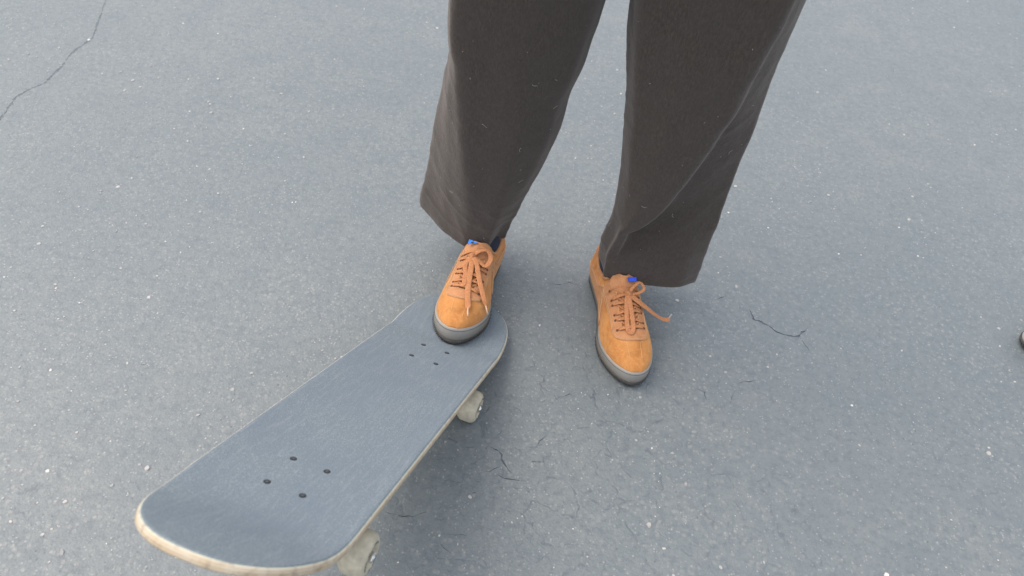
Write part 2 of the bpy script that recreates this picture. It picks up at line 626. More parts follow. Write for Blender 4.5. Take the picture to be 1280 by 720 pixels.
def build_chips():
    V, F, A = [], [], []
    n = 13000
    y = RNG.uniform(0.05, 3.8, n)
    x = RNG.uniform(-1, 1, n) * (0.75 + 0.52 * y) + 0.1
    for px, py in zip(x, y):
        cl = mnoise.noise(Vector((px * 4.0, py * 4.0, 1.7)))
        if RNG.uniform() > 0.5 + 1.3 * cl:
            continue
        r = min(0.0052, 0.00130 * math.exp(RNG.normal(0, 0.58)))
        k = RNG.integers(5, 8)
        a0 = RNG.uniform(0, 6.28)
        el = RNG.uniform(0.55, 1.0)
        ro = RNG.uniform(0, 3.14)
        b = len(V)
        tone = min(1.0, max(0.05, RNG.normal(0.55, 0.24)))
        tx, ty = RNG.normal(0, 0.12, 2)
        for ring, (rr, zz) in enumerate(((1.0, -0.0006), (0.72, 0.30))):
            for i in range(k):
                a = a0 + i * 6.283 / k + RNG.uniform(-0.25, 0.25)
                q = r * rr * RNG.uniform(0.85, 1.12)
                ux, uy = q * math.cos(a), q * el * math.sin(a)
                wx = ux * math.cos(ro) - uy * math.sin(ro)
                wy = ux * math.sin(ro) + uy * math.cos(ro)
                z = zz if ring == 0 else r * zz + wx * tx + wy * ty
                V.append((px + wx, py + wy, z))
                A.append(tone)
        F.append(tuple(range(b + k, b + 2 * k)))
        for i in range(k):
            j = (i + 1) % k
            F.append((b + i, b + j, b + k + j, b + k + i))
    o = obj('stone_chips', V, F, M['chip'], None, False, ('tone', A))
    tag(o, 'pale stone chips set in the asphalt all over the ground', 'stone chips', None, 'stuff')
    return o


build_chips()

# ------------------------------------------------------------------ skateboard
NOSE = dict(L=0.4118, s0=0.2565, ex=2.354, k0=0.2585, ka=0.3362, rk=0.20)
TAIL = dict(L=0.4248, s0=0.2824, ex=2.62, k0=0.2711, ka=0.2775, rk=0.06)
DW = 0.0972


def deck_outline(n=120):
    pts = []
    for sg, q in ((1, TAIL), (-1, NOSE)):
        a = np.linspace(-math.pi / 2, math.pi / 2, n)
        a = np.sign(a) * (math.pi / 2) * (np.abs(a) / (math.pi / 2)) ** 0.8
        s = q['s0'] + (q['L'] - q['s0']) * np.abs(np.cos(a)) ** (2 / q['ex'])
        v = DW * np.sign(np.sin(a)) * np.abs(np.sin(a)) ** (2 / q['ex'])
        pts += [(sg * ss, sg * vv) for ss, vv in zip(s, v)]
        st = np.linspace(1, -1, 26)[1:-1]
        c0, c1 = (TAIL['s0'], -NOSE['s0']) if sg > 0 else (-NOSE['s0'], TAIL['s0'])
        pts += [(c0 + (c1 - c0) * (1 - t) / 2, sg * DW) for t in st]
    P = np.array(pts)
    # even spacing
    C = np.vstack([P, P[:1]])
    d = np.r_[0, np.cumsum(np.linalg.norm(np.diff(C, axis=0), axis=1))]
    t = np.linspace(0, d[-1], 361)[:-1]
    return np.c_[np.interp(t, d, C[:, 0]), np.interp(t, d, C[:, 1])]


def deck_bend(s, v, t):
    """flat (s, v) and height t above the mid-surface -> local xyz"""
    q = TAIL if s >= 0 else NOSE
    sg = 1 if s >= 0 else -1
    a = abs(s)
    k0, ka, RK = q['k0'], q['ka'], q['rk']
    arc = RK * ka
    conc = 0.0042 * (abs(v) / DW) ** 2.4 * float(1 - sstep(a, 0.24, 0.33)) - 0.001
    if a < k0:
        x, h, an = a, 0.0, 0.0
    elif a < k0 + arc:
        an = (a - k0) / RK
        x, h = k0 + RK * math.sin(an), RK * (1 - math.cos(an))
    else:
        an = ka
        x = k0 + RK * math.sin(ka) + (a - k0 - arc) * math.cos(ka)
        h = RK * (1 - math.cos(ka)) + (a - k0 - arc) * math.sin(ka)
    t = t + conc
    return (sg * (x - t * math.sin(an)), v, h + t * math.cos(an))


BO = Vector((-0.1543167, 0.5854919, 0.1735840))
BU = Vector((0.1968379, 0.8564896, -0.4771588))
BV = Vector((-0.9745936, 0.2239805, 0.0))
BN = Vector((0.1068743, 0.4650359, 0.8788171))
BM = Matrix(((BU.x, BV.x, BN.x), (BU.y, BV.y, BN.y), (BU.z, BV.z, BN.z)))
AXH = 0.055
OFF = Vector((0.208, 0.0, -0.081))

board = bpy.data.objects.new('skateboard', None)
COL.objects.link(board)
board.matrix_world = Matrix.Translation(BO + BM @ OFF) @ BM.to_4x4()
tag(board, 'grey gripped skateboard tipped back on its tail with nose raised', 'skateboard')
OUT = deck_outline()


def inset(P, d):
    T = np.roll(P, -1, axis=0) - np.roll(P, 1, axis=0)
    T /= np.linalg.norm(T, axis=1)[:, None]
    Nn = np.c_[-T[:, 1], T[:, 0]]      # left of travel = inside for ccw
    return P + Nn * d


def deck_rings(edge, fs, t_top, t_low, low_fs=()):
    rings, lay = [], []
    spine = np.c_[np.clip(OUT[:, 0], -0.33, 0.345), np.zeros(len(OUT))]
    e0 = inset(OUT, edge[0][0])
    for f in low_fs:
        Q = e0 + (spine - e0) * f
        rings.append([deck_bend(s, v, t_low) for s, v in Q])
        lay.append(t_low)
    for d, t in edge:
        Q = inset(OUT, d)
        rings.append([deck_bend(s, v, t) for s, v in Q])
        lay.append(t)
    e1 = inset(OUT, edge[-1][0])
    for f in fs:
        Q = e1 + (spine - e1) * f
        rings.append([deck_bend(s, v, t_top) for s, v in Q])
        lay.append(t_top)
    rings = [[tuple(np.array(p) - np.array(OFF)) for p in r] for r in rings]
    g = G().loft(rings)
    at = [l for l in lay for _ in range(len(OUT))]
    return g, at


FS = (0.04, 0.1, 0.2, 0.32, 0.45, 0.6, 0.75, 0.9, 1.0)
g, lay = deck_rings([(0.0032, -0.0042), (0.0011, -0.0036), (0.0, -0.0020), (0.0, 0.0028), (0.0008, 0.0046), (0.0022, 0.0055)],
                    FS, 0.0055, -0.0042, FS[::-1])
deck = obj('deck', g.v, g.f, M['ply'], board, True, ('layer', lay))
g, lay = deck_rings([(0.0026, 0.0056), (0.0024, 0.0063), (0.0029, 0.0067)], FS, 0.0067, 0.0056)
grip_o = obj('grip_tape', g.v, g.f, M['grip'], deck, True)

# bolts
bg = G()
bg.lathe([(-0.004, 0.0030), (-0.0012, 0.0034), (0.0001, 0.0041), (0.0003, 0.0039), (0.0004, 0.0030)], (0, 0, 0), (0, 0, 1), 14)
first = None
bolt_spots = [(sx * 0.208 + t * 0.027, w * 0.0206) for sx in (-1, 1) for t in (-1, 1) for w in (-1, 1)]
for s, v in bolt_spots:
    z = deck_bend(s, v, 0.0067)[2]
    if first is None:
        b = first = bg.build('bolt', M['bolt'], board)
        sl = G()
        a = 0.4
        sl.box((0, 0, 0.00045), (0.0040, 0.0009, 0.0004), Matrix.Rotation(a, 3, 'Z'))
        sl.box((0, 0, 0.00050), (0.0009, 0.0040, 0.0004), Matrix.Rotation(a, 3, 'Z'))
        sl.build('cross_slot', M['slot'], b, False)
    else:
        b = first.copy()
        COL.objects.link(b)
        b.parent = board
        for ch in first.children:
            c = ch.copy()
            COL.objects.link(c)
            c.parent = b
    b.location = Vector((s, v, z)) - OFF
    b.rotation_euler = (0, 0, random.uniform(0, 1.5))

# trucks and wheels
for sx in (-1, 1):
    x = sx * 0.208
    o = Vector((x, 0, 0)) - OFF
    g = G()
    g.box(o + Vector((0, 0, -0.0100)), (0.082, 0.054, 0.008))
    g.lathe([(0, 0.017), (0.012, 0.013), (0.02, 0.012)], o + Vector((-sx * 0.012, 0, -0.0135)), (sx * 0.15, 0, -1), 20)
    tr = g.build('truck', M['metal'], board, True, 0.002)
    tr.data.shade_flat()
    g = G()
    g.sweep([(o.x, o.y + t, o.z - AXH + 0.004 * (1 - abs(t) / 0.066)) for t in np.linspace(-0.066, 0.066, 13)], 0.024, 0.03, (0, 0, 1), 12,
            taper=[0.62, 0.66, 0.72, 0.82, 0.95, 1.08, 1.15, 1.08, 0.95, 0.82, 0.72, 0.66, 0.62], e=2.4)
    g.sweep([(o.x + sx * 0.004, o.y, o.z - AXH + 0.006), (o.x + sx * 0.02, o.y, o.z - 0.030)], 0.022, 0.018, (0, 1, 0), 10)
    g.build('hanger', M['metal'], tr)
    g = G()
    g.lathe([(-0.1035, 0.0038), (0.1035, 0.0038)], o + Vector((0, 0, -AXH)), (0, 1, 0), 12)
    g.build('axle', M['nut'], tr)

wheel0 = None
for sx in (-1, 1):
    for sy in (-1, 1):
        loc = Vector((sx * 0.208, sy * 0.0845, -AXH)) - OFF
        if wheel0 is None:
            g = G()
            W = 0.0160
            # outer face is +axis
            g.lathe([(-W, 0.0115), (-W, 0.0185), (-W + 0.0035, 0.0225), (-W + 0.008, 0.0256), (0.006, 0.0260), (0.0115, 0.0246),
                     (0.0145, 0.0216), (W, 0.0185), (W, 0.0150), (W - 0.003, 0.0132), (W - 0.006, 0.0112)], (0, 0, 0), (0, 1, 0), 40)
            w = wheel0 = g.build('wheel', M['wheel'], board)
            g = G()
            g.lathe([(0.0075, 0.0112), (0.0103, 0.0110), (0.0106, 0.0085), (0.0103, 0.0045)], (0, 0, 0), (0, 1, 0), 28)
            g.build('bearing', M['bearing'], w)
            g = G()
            g.lathe([(0.0100, 0.0068), (0.0108, 0.0068), (0.0108, 0.0064), (0.0172, 0.0064), (0.0180, 0.0055), (0.0185, 0.0042), (0.0185, 0.001)], (0, 0, 0), (0, 1, 0), 6)
            g.build('axle_nut', M['nut'], w, False)
            g = G()
            for a0, a1 in ((0.2, 0.9), (1.15, 1.5), (2.3, 3.2), (3.5, 3.8), (4.4, 5.2)):
                ring = []
                for a in np.linspace(a0, a1, 7):
                    ring.append([(r * math.cos(a), 0.01615, r * math.sin(a)) for r in (0.0155, 0.0180)])
                g.loft(ring, False)
            g.build('print', M['wheel_print'], w, False)
        else:
            w = wheel0.copy()
            COL.objects.link(w)
            w.parent = board
            for ch in wheel0.children:
                c = ch.copy()
                COL.objects.link(c)
                c.parent = w
        w.location = loc
        w.rotation_euler = (0, random.uniform(0, 6), 0) if sy > 0 else (math.pi, random.uniform(0, 6), 0)


# ------------------------------------------------------------------ shoes
SL = 0.287


def half_width(y, side):
    """outline half width of the sole at y (heel 0 .. toe SL); side +1 medial, -1 lateral"""
    ys = [0, .03, .06, .10, .15, .19, .22, .25, SL]
    w = [.0335, .0345, .0355, .0365, .0430, .0487, .0502, .0495, .048] if side < 0 else [.0335, .0340, .0330, .0315, .0390, .0483, .0497, .0488, .047]
    b = curve1(y, ys, w)
    e = 1.0
    if y < .034:
        e *= max(0.0, 1 - ((.034 - y) / .034) ** 2.2) ** (1 / 2.2)
    if y > SL - .10:
        e *= max(0.0, 1 - ((y - SL + .10) / .10) ** 2.15) ** (1 / 2.05)
    return float(b) * e * 0.965


def sole_top(y):
    return float(curve1(y, [0, .04, .12, .20, .25, SL], [.025, .024, .024, .026, .033, .0410]))


def ridge(y):
    return float(curve1(y, [0, .03, .06, .085, .10, .13, .16, .19, .22, .25, .27, SL],
                        [.082, .082, .092, .099, .100, .092, .081, .0725, .066, .0595, .0545, .0418]))


def wall_w(y, side):
    return max(0.0, half_width(y, side) + 0.0016 - 0.0042 * float(sstep(y, .12, .21)))


YO = 0.112          # front of the ankle opening


def rim(y):
    return float(curve1(y, [0, .012, .03, .055, .09, YO], [.081, .080, .071, .062, .067, .0855]))


def rim_w(y):
    b = float(curve1(y, [0, .03, .06, .09, YO], [.026, .029, .0285, .0255, .0190]))
    e = max(0.0, 1 - max(0, .024 - y) ** 2 / .024 ** 2) ** 0.5 if y < .024 else 1
    return b * e


def upper_pt(y, j, off=0.0):
    """j: -1 lateral base .. 0 ridge .. +1 medial base"""
    side = 1 if j >= 0 else -1
    W = wall_w(y, side)
    z0 = sole_top(y) - 0.004
    H = max(ridge(y), z0 + 0.001)
    phi = j * math.pi / 2
    e = 2.0 + 0.5 * float(sstep(y, .19, .27))
    ax = math.copysign(abs(math.sin(phi)) ** (2 / e), phi) * W
    az = z0 + (H - z0) * abs(math.cos(phi)) ** (2 / e)
    w = float(sstep(y, .09, YO))
    if w < 1:
        s = min(1.0, (1 - abs(j)) / 0.66)
        rw, rz = rim_w(y), rim(y)
        bx = side * (W + (rw - W) * s ** 1.25 + 0.004 * math.sin(math.pi * s) * (1 if W > 0.01 else 0.3))
        bz = z0 + (rz - z0) * s
        ax, az = bx + (ax - bx) * w, bz + (az - bz) * w
    return Vector((ax, y, az))


def upper_n(y, j):
    d = 1e-3
    a = upper_pt(min(y + d, SL - 1e-4), j) - upper_pt(max(y - d, 1e-4), j)
    jj = min(max(j, -0.995), 0.995)
    b = upper_pt(y, min(1, jj + 0.01)) - upper_pt(y, max(-1, jj - 0.01))
    n = b.cross(a)
    if n.length < 1e-12:
        return Vector((0, 0, 1))
    n.normalize()
    return n if n.z > -0.2 and n.dot(upper_pt(y, j) - Vector((0, y, 0.02))) > 0 else -n


def on(y, j, off):
    return upper_pt(y, j) + upper_n(y, j) * off


def top_at(x, y):
    """surface point at plan position x, y"""
    lo, hi = -1.0, 1.0
    for _ in range(30):
        mid = (lo + hi) / 2
        if upper_pt(y, mid).x < x:
            lo = mid
        else:
            hi = mid
    return (lo + hi) / 2


def make_shoe(parent, matrix, flip, style, materials):
    """flip -1 mirrors the shoe (medial side on local -x). style says how the laces lie."""
    mt = materials
    FX = Matrix.Scale(flip, 3, (1, 0, 0)) if flip < 0 else Matrix.Identity(3)

    def fx(P):
        return [FX @ Vector(p) for p in P]

    # upper
    ys = SL * (0.5 - 0.5 * np.cos(np.linspace(0.02, 1, 64) * math.pi))
    ys = ys * (SL - 0.0026) / SL
    js = np.linspace(-1, 1, 49)
    V, F = [], []
    for y in ys:
        V += [upper_pt(float(y), float(j)) for j in js]
    V += [Vector((upper_pt(float(ys[-1]), float(j)).x * 0.6, float(ys[-1]), sole_top(SL) - 0.006)) for j in js]
    n = len(js)
    for i in range(len(ys)):
        for k in range(n - 1):
            if i < len(ys) - 1 and (ys[i] + ys[i + 1]) / 2 < YO and abs((js[k] + js[k + 1]) / 2) < 0.335:
                continue
            F.append((i * n + k, i * n + k + 1, (i + 1) * n + k + 1, (i + 1) * n + k))
    up = obj('shoe', fx(V), F, mt['upper'], parent)
    bm = bmesh.new()
    bm.from_mesh(up.data)
    bmesh.ops.delete(bm, geom=[v for v in bm.verts if not v.link_faces], context='VERTS')
    bm.to_mesh(up.data)
    bm.free()
    so = up.modifiers.new('thickness', 'SOLIDIFY')
    so.thickness = 0.0022
    so.offset = -1
    up.matrix_local = matrix

    # sole: foxing wall + bottom
    t = np.linspace(0, 1, 60)
    yy = SL * (0.5 - 0.5 * np.cos(t * math.pi))
    loop = [(-1, y) for y in yy] + [(1, y) for y in yy[::-1][1:-1]]

    def sole_ring(zf, grow):
        r = []
        for s, y in loop:
            w = half_width(float(y), s)
            k = max(0.0, (w + grow) / w) if w > 1e-4 else 1.0
            yq = y
            if y < 0.02:
                yq = y - grow * (1 - y / 0.02)
            if y > SL - 0.03:
                yq = y + grow * (1 - (SL - y) / 0.03)
            r.append((s * w * k, yq, zf(float(y))))
        return r

    def spring(y):
        return 0.007 * float(sstep(y, .20, SL)) ** 1.3

    g = G()
    g.loft([sole_ring(lambda y: spring(y) + 0.0078, -0.004),
            sole_ring(lambda y: spring(y) + 0.0078, -0.0004),
            sole_ring(lambda y: spring(y) + 0.010, 0.0006),
            sole_ring(lambda y: spring(y) * .6 + 0.016, 0.0006),
            sole_ring(lambda y: spring(y) * .3 + sole_top(y) - 0.006, 0.0003),
            sole_ring(lambda y: sole_top(y) - 0.0012, -0.0004),
            sole_ring(lambda y: sole_top(y), -0.0014),
            sole_ring(lambda y: sole_top(y) - 0.0005, -0.0045)], True, True, True)
    g.v = fx(g.v)
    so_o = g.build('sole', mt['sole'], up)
    g = G()
    g.loft([sole_ring(lambda y: spring(y), -0.006), sole_ring(lambda y: spring(y), -0.0015),
            sole_ring(lambda y: spring(y) + 0.0012, 0.0002), sole_ring(lambda y: spring(y) + 0.0070, 0.0007),
            sole_ring(lambda y: spring(y) + 0.0080, 0.0000), sole_ring(lambda y: spring(y) + 0.0080, -0.006)], True, True, True)
    # ribs round the toe
    for a in np.linspace(0, 1, 44):
        s = -1 if a < 0.5 else 1
        y = SL - 0.095 * abs(a - 0.5) / 0.5 * (1 - 0.0) ** 1
        y = SL - 0.0003 - 0.11 * (abs(a - 0.5) * 2) ** 1.8
        w = half_width(y, s)
        q = Vector((s * (w + 0.0011), y + 0.0006 * (abs(a - 0.5) < .15), spring(y) + 0.0042))
        g.sweep([q + Vector((-0.0011, 0, -0.0026)), q + Vector((0.0011, 0, 0.0026))], 0.0011, 0.0022, (0, 1, 0), 6)
    g.v = fx(g.v)
    g.build('outsole', mt['outsole'], up)
    # tape line round the foxing
    g = G()
    ring = sole_ring(lambda y: sole_top(y) - 0.0045, 0.0005)
    g.sweep(ring + ring[:1], 0.0007, 0.0007, (0, 0, 1), 6)
    g.v = fx(g.v)
    g.build('foxing_line', mt['outsole'], up)
    # sock liner so that nobody looks through the shoe
    g = G()
    g.loft([sole_ring(lambda y: 0.020, -0.004), sole_ring(lambda y: 0.022, -0.006), sole_ring(lambda y: 0.022, -0.02)], True, True, True)
    g.v = fx(g.v)
    g.build('insole', mt['lining'], up)

    # padded collar along the rim
    ry = list(np.linspace(YO, 0.004, 26))
    left = [upper_pt(y, -0.34) for y in ry]
    right = [upper_pt(y, 0.34) for y in ry[::-1]]
    path = np.array([tuple(p) for p in left + right])
    for _ in range(3):
        path[1:-1] = (path[:-2] + 2 * path[1:-1] + path[2:]) / 4
    g = G()
    g.sweep(path, 0.0062, 0.0062, (0, 0, 1), 10)
    g.v = fx(g.v)
    g.build('collar', mt['panel'], up)
    # quarter panel: a proud patch either side, with its stitched edge
    for s in (-1, 1):
        a = [(y, s * float(curve1(y, [.02, .06, .10, .14, .165], [.62, .50, .56, .74, .86]))) for y in np.linspace(.02, .165, 26)]
        rows = []
        for f in np.linspace(0, 1, 7):
            rows.append([on(y, j + (s * 0.985 - j) * f, 0.0010 * (1 if 0 < f < 1 else 0.7)) for y, j in a])
        g = G().loft(rows, False)
        g.v = fx(g.v)
        q = g.build('quarter_panel', mt['panel2'], up)
        q.modifiers.new('thickness', 'SOLIDIFY').thickness = 0.0012

    # eyestay: U-shaped panel round the lacing
    def u_curve(w0, yf, yb, n=44):
        pts = []
        for a in np.linspace(-1, 1, n):
            if abs(a) > 0.45:
                f = (abs(a) - 0.45) / 0.55
                x, y = w0, (yf - w0 * 0.8) + (yb - yf + w0 * 0.8) * f
            else:
                b = a / 0.45 * math.pi / 2
                e = 2.6
                x = w0 * abs(math.sin(b)) ** (2 / e)
                y = yf - w0 * 0.8 + w0 * 0.8 * abs(math.cos(b)) ** (2 / e)
            pts.append((math.copysign(x, a), y))
        return pts

    inner = u_curve(0.0135, 0.213, 0.114)
    outer = u_curve(0.0305, 0.234, 0.106)

    def surf(x, y, off):
        return on(y, top_at(x, y), off)

    def strip(f, off):
        return [surf(a[0] + (b[0] - a[0]) * f, a[1] + (b[1] - a[1]) * f, off) for a, b in zip(inner, outer)]

    g = G()
    g.loft([strip(0, 0.0002), strip(0.0, 0.0020), strip(0.2, 0.0024), strip(0.5, 0.0025), strip(0.8, 0.0024), strip(0.97, 0.0020), strip(1.0, 0.0004)], False)
    g.v = fx(g.v)
    ey = g.build('eyestay', mt['panel'], up)
    g = G()
    for f in (0.86, 0.94, 0.10):
        g.sweep(strip(f, 0.0026), 0.0009, 0.0008, (0, 0, 1), 6)
    for s in (-1, 1):      # twin vamp seams and collar seams
        g.sweep([surf(s * 0.012 * (1 - 0.15 * k), 0.235 + k * 0.032, 0.0003) for k in np.linspace(0, 1, 12)], 0.0007, 0.0007, (0, 0, 1), 6)
        for dj in (0.03, 0.06):
            g.sweep([on(y, s * (float(curve1(y, [.02, .06, .10, .14, .165], [.62, .50, .56, .74, .86])) + dj), 0.0024) for y in np.linspace(.022, .16, 24)],
                    0.0008, 0.0008, (0, 0, 1), 6)
    g.v = fx(g.v)
    g.build('stitching', mt['stitch'], up)

    # tongue
    def tongue_c(t):
        # t 0 at the throat front, 1 at the free end above the opening
        return smooth_path([(0.195, 0.0635), (0.168, 0.0715), (0.145, 0.0820), (0.130, 0.0925), (0.1165, 0.1010)], 24)[int(round(t * 23))]

    rows = []
    for t in np.linspace(0, 1, 24):
        yc, zc = tongue_c(t)
        w = (0.014 + 0.0100 * float(sstep(t, 0.25, 0.75))) * max(0.12, 1 - max(0, (t - 0.72) / 0.28) ** 2.2) ** 0.5
        rows.append([(w * c, yc - 0.014 * c * c * float(sstep(t, .3, .8)), zc - 0.010 * c * c + 0.002) for c in np.linspace(-1, 1, 15)])
    g = G().loft(rows, False)
    g.v = fx(g.v)
    to = g.build('tongue', mt['panel'], up)
    sm = to.modifiers.new('thickness', 'SOLIDIFY')
    sm.thickness = 0.0085
    sm.offset = 0
    to.modifiers.new('round', 'SUBSURF').levels = 1
    if style.get('label'):
        lx, lt, sz = style['label_at']
        yc, zc = tongue_c(lt)
        y2, z2 = tongue_c(max(0, lt - 0.2))
        d = Vector((0, y2 - yc, z2 - zc)).normalized()
        nrm = Vector((0, -d.z, d.y))
        if nrm.z < 0:
            nrm = -nrm
        c = Vector((lx, yc, zc + 0.002)) + nrm * 0.0062
        sx = Vector((flip, 0, 0))
        g = G()
        if style['label'] == 'triangle':
            # small triangular flag, wide end on local +x
            pl = [sx * sz + d * sz * 0.62, sx * sz * 0.9 - d * sz * 0.6, -sx * sz * 1.25 - d * sz * 0.2]
        else:
            pl = [sx * sz + d * sz * 0.6, sx * sz - d * sz * 0.6, -sx * sz - d * sz * 0.6, -sx * sz + d * sz * 0.5]
        k = len(pl)
        v = [c + p for p in pl] + [c + p * 0.94 + nrm * 0.0014 for p in pl]
        g.add(v, [tuple(range(k))[::-1], tuple(range(k, 2 * k))] + [(i, (i + 1) % k, (i + 1) % k + k, i + k) for i in range(k)])
        g.v = fx(g.v)
        lb = g.build('tongue_label', mt['label'], up, False)
        if style['label'] == 'triangle':
            g = G()
            c2 = c + nrm * 0.0017
            g.sweep([c2 + sx * sz * 0.35 + d * sz * 0.1, c2 - sx * sz * 0.2 - d * sz * 0.02], sz * 0.3, 0.0004, nrm, 6)
            g.v = fx(g.v)
            g.build('label_mark', M['black'], up, False)

    # laces: bars, eyelet holes
    g, h = G(), G()
    rows_y = np.linspace(0.132, 0.209, 6)
    for k, y in enumerate(rows_y):
        xe = 0.0215
        dy = 0.004 * (1 if k % 2 else -1)
        P = []
        for c in np.linspace(-1, 1, 15):
            x = xe * c
            yq = y + dy * c * 0.6
            lift = 0.0046 if abs(c) < 0.9 else 0.0022
            P.append(surf(x, yq, lift))
        g.sweep(P, 0.0066, 0.0021, (0, 0, 1), 10, e=2.6, taper=[.62] + [1] * 13 + [.62])
        # the diagonal under-crossing between rows
        if k < 5:
            y2 = rows_y[k + 1]
            for s in (-1, 1):
                P = [surf(s * (0.0165 - 0.012 * f), y + (y2 - y) * f * 0.9, 0.0022) for f in np.linspace(0, 1, 6)]
                g.sweep(P, 0.005, 0.0016, (0, 0, 1), 8)
        for s in (-1, 1):
            c0 = surf(s * 0.0228, y + dy * s * 0.6, 0.0026)
            nn = upper_n(y, top_at(s * 0.0228, y))
            h.lathe([(-0.0006, 0.0023), (0.0006, 0.0023), (0.0006, 0.0015)], c0, nn, 12)
    # knot
    kn = Vector(style['knot'])
    g.sweep([kn + Vector((-0.005, 0.001, -0.002)), kn + Vector((0, 0, 0.0022)), kn + Vector((0.005, -0.001, -0.002))], 0.0095, 0.0065, (0, 0, 1), 10)
    g.sweep([kn + Vector((-0.002, 0.007, -0.004)), kn + Vector((0.0, 0.002, 0.0045)), kn + Vector((0.001, -0.006, -0.003))], 0.006, 0.003, (0, 0, 1), 10)
    for P0, wd in style['loops']:
        P = smooth_path([kn] + [Vector(p) for p in P0] + [kn + Vector((0, 0.001, 0))], 40)
        g.sweep(P, wd * 1.1, 0.0015, style.get('loop_up', (0, 0, 1)), 10, e=3.2)
    for P0, wd, ag in style['ends']:
        P = smooth_path([kn] + [Vector(p) for p in P0], 40)
        tp = [1.0] * 34 + list(np.linspace(1, 0.45, 6))
        g.sweep(P, wd * 1.18, 0.0014, (0, 0, 1), 10, e=3.2, taper=tp)
        if ag:
            d = Vector(P[-1]) - Vector(P[-3])
            d.normalize()
            dd = Vector(ag[0]).normalized() if ag[0] else d
            a = G()
            st = Vector(P[-1]) - d * 0.002
            a.sweep([st, st + dd * ag[1] * 0.5, st + dd * ag[1]], 0.0026, 0.0024, (0, 0, 1), 10)
            a.v = fx(a.v)
            a.build('aglet', mt['aglet'], up)
    g.v = fx(g.v)
    h.v = fx(h.v)
    g.build('lace', mt['lace'], up)
    h.build('eyelets', mt['hole'], up)['kind'] = 'stuff'
    return up


def shoe_matrix(heel, toe, pitch):
    """heel and toe ground points; local y heel->toe, x to the right of travel, z up"""
    f = Vector((toe[0] - heel[0], toe[1] - heel[1], 0)).normalized()
    f = Vector((f.x * math.cos(pitch), f.y * math.cos(pitch), math.sin(pitch)))
    x = f.cross(Vector((0, 0, 1))).normalized()
    z = x.cross(f)
    return Matrix(((x.x, f.x, z.x, heel[0]), (x.y, f.y, z.y, heel[1]), (x.z, f.z, z.z, heel[2]), (0, 0, 0, 1)))


PX, PY = 0.07, 1.06
person = bpy.data.objects.new('person', None)
COL.objects.link(person)
person.location = (PX, PY, 0)
tag(person, 'person in baggy dark trousers and orange sneakers, one foot on the skateboard tail', 'person')
PINV = Matrix.Translation((-PX, -PY, 0))

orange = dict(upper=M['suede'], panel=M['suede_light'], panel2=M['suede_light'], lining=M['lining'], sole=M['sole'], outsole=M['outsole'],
              stitch=M['stitch'], lace=M['lace'], hole=M['hole'], aglet=M['metal_aglet'], label=M['royal'])

# person's left foot (right in the picture), flat on the asphalt; local +x = medial = picture left
HEEL_A, TOE_A = (0.1715, 1.107, 0.0), (0.2290, 0.824, 0.0)
MA = shoe_matrix(HEEL_A, TOE_A, 0.0)
ups = make_shoe(person, PINV @ MA, 1, dict(
    label='tab', label_at=(-0.011, 0.86, 0.0075), knot=(-0.002, 0.149, 0.0925),
    loops=[([(-0.012, 0.140, 0.100), (-0.024, 0.133, 0.103), (-0.031, 0.142, 0.096), (-0.018, 0.149, 0.092)], 0.0052),
           ([(0.003, 0.165, 0.0875), (0.006, 0.19, 0.0785), (0.0075, 0.215, 0.0715), (0.003, 0.222, 0.0700), (-0.002, 0.213, 0.0730), (-0.003, 0.19, 0.0800), (-0.002, 0.165, 0.0885)], 0.0078)],
    ends=[([(-0.016, 0.161, 0.087), (-0.034, 0.169, 0.077), (-0.052, 0.172, 0.063), (-0.068, 0.170, 0.050), (-0.080, 0.166, 0.043), (-0.087, 0.161, 0.042)], 0.0098, ((-0.7, -0.7, 0.5), 0.010))],
), orange)
ups['label'] = 'orange suede sneaker planted flat on the asphalt'

# person's right foot (left in the picture), toe up on the tail of the board; mirrored
HEEL_B, TOE_B = (-0.059, 1.100, 0.0), (-0.0865, 0.818, 0.0)
MB = shoe_matrix(HEEL_B, TOE_B, R(8.6))
orange_b = dict(orange, aglet=M['aglet'], label=M['blue'])
ups = make_shoe(person, PINV @ MB, -1, dict(
    label='triangle', label_at=(-0.011, 0.90, 0.0085), knot=(-0.005, 0.146, 0.0945),
    loops=[([(0.006, 0.137, 0.101), (0.018, 0.133, 0.102), (0.027, 0.142, 0.094), (0.022, 0.158, 0.086), (0.008, 0.153, 0.0905)], 0.0078)],
    ends=[([(-0.001, 0.170, 0.0865), (0.003, 0.20, 0.0770), (0.008, 0.226, 0.0700), (0.0140, 0.246, 0.0645), (0.0160, 0.254, 0.0620)], 0.0082, (None, 0.017)),
          ([(0.006, 0.162, 0.0910), (0.014, 0.180, 0.084), (0.024, 0.20, 0.074), (0.034, 0.215, 0.063), (0.0415, 0.225, 0.052)], 0.0075, (None, 0.015)),
          ([(-0.012, 0.165, 0.088), (-0.007, 0.185, 0.0815), (-0.004, 0.205, 0.0765), (-0.006, 0.212, 0.0735)], 0.0070, None)],
), orange_b)
ups['label'] = 'orange suede sneaker resting toe up on the board tail'

# ------------------------------------------------------------------ body under the clothes
bm = bmesh.new()
J = {}


def joint(n, p, prev=None):
    J[n] = bm.verts.new(Vector(p) - Vector((PX, PY, 0)))
    if prev:
        bm.edges.new((J[prev], J[n]))


def toworld(Mx, p):
    return Mx @ Vector(p)


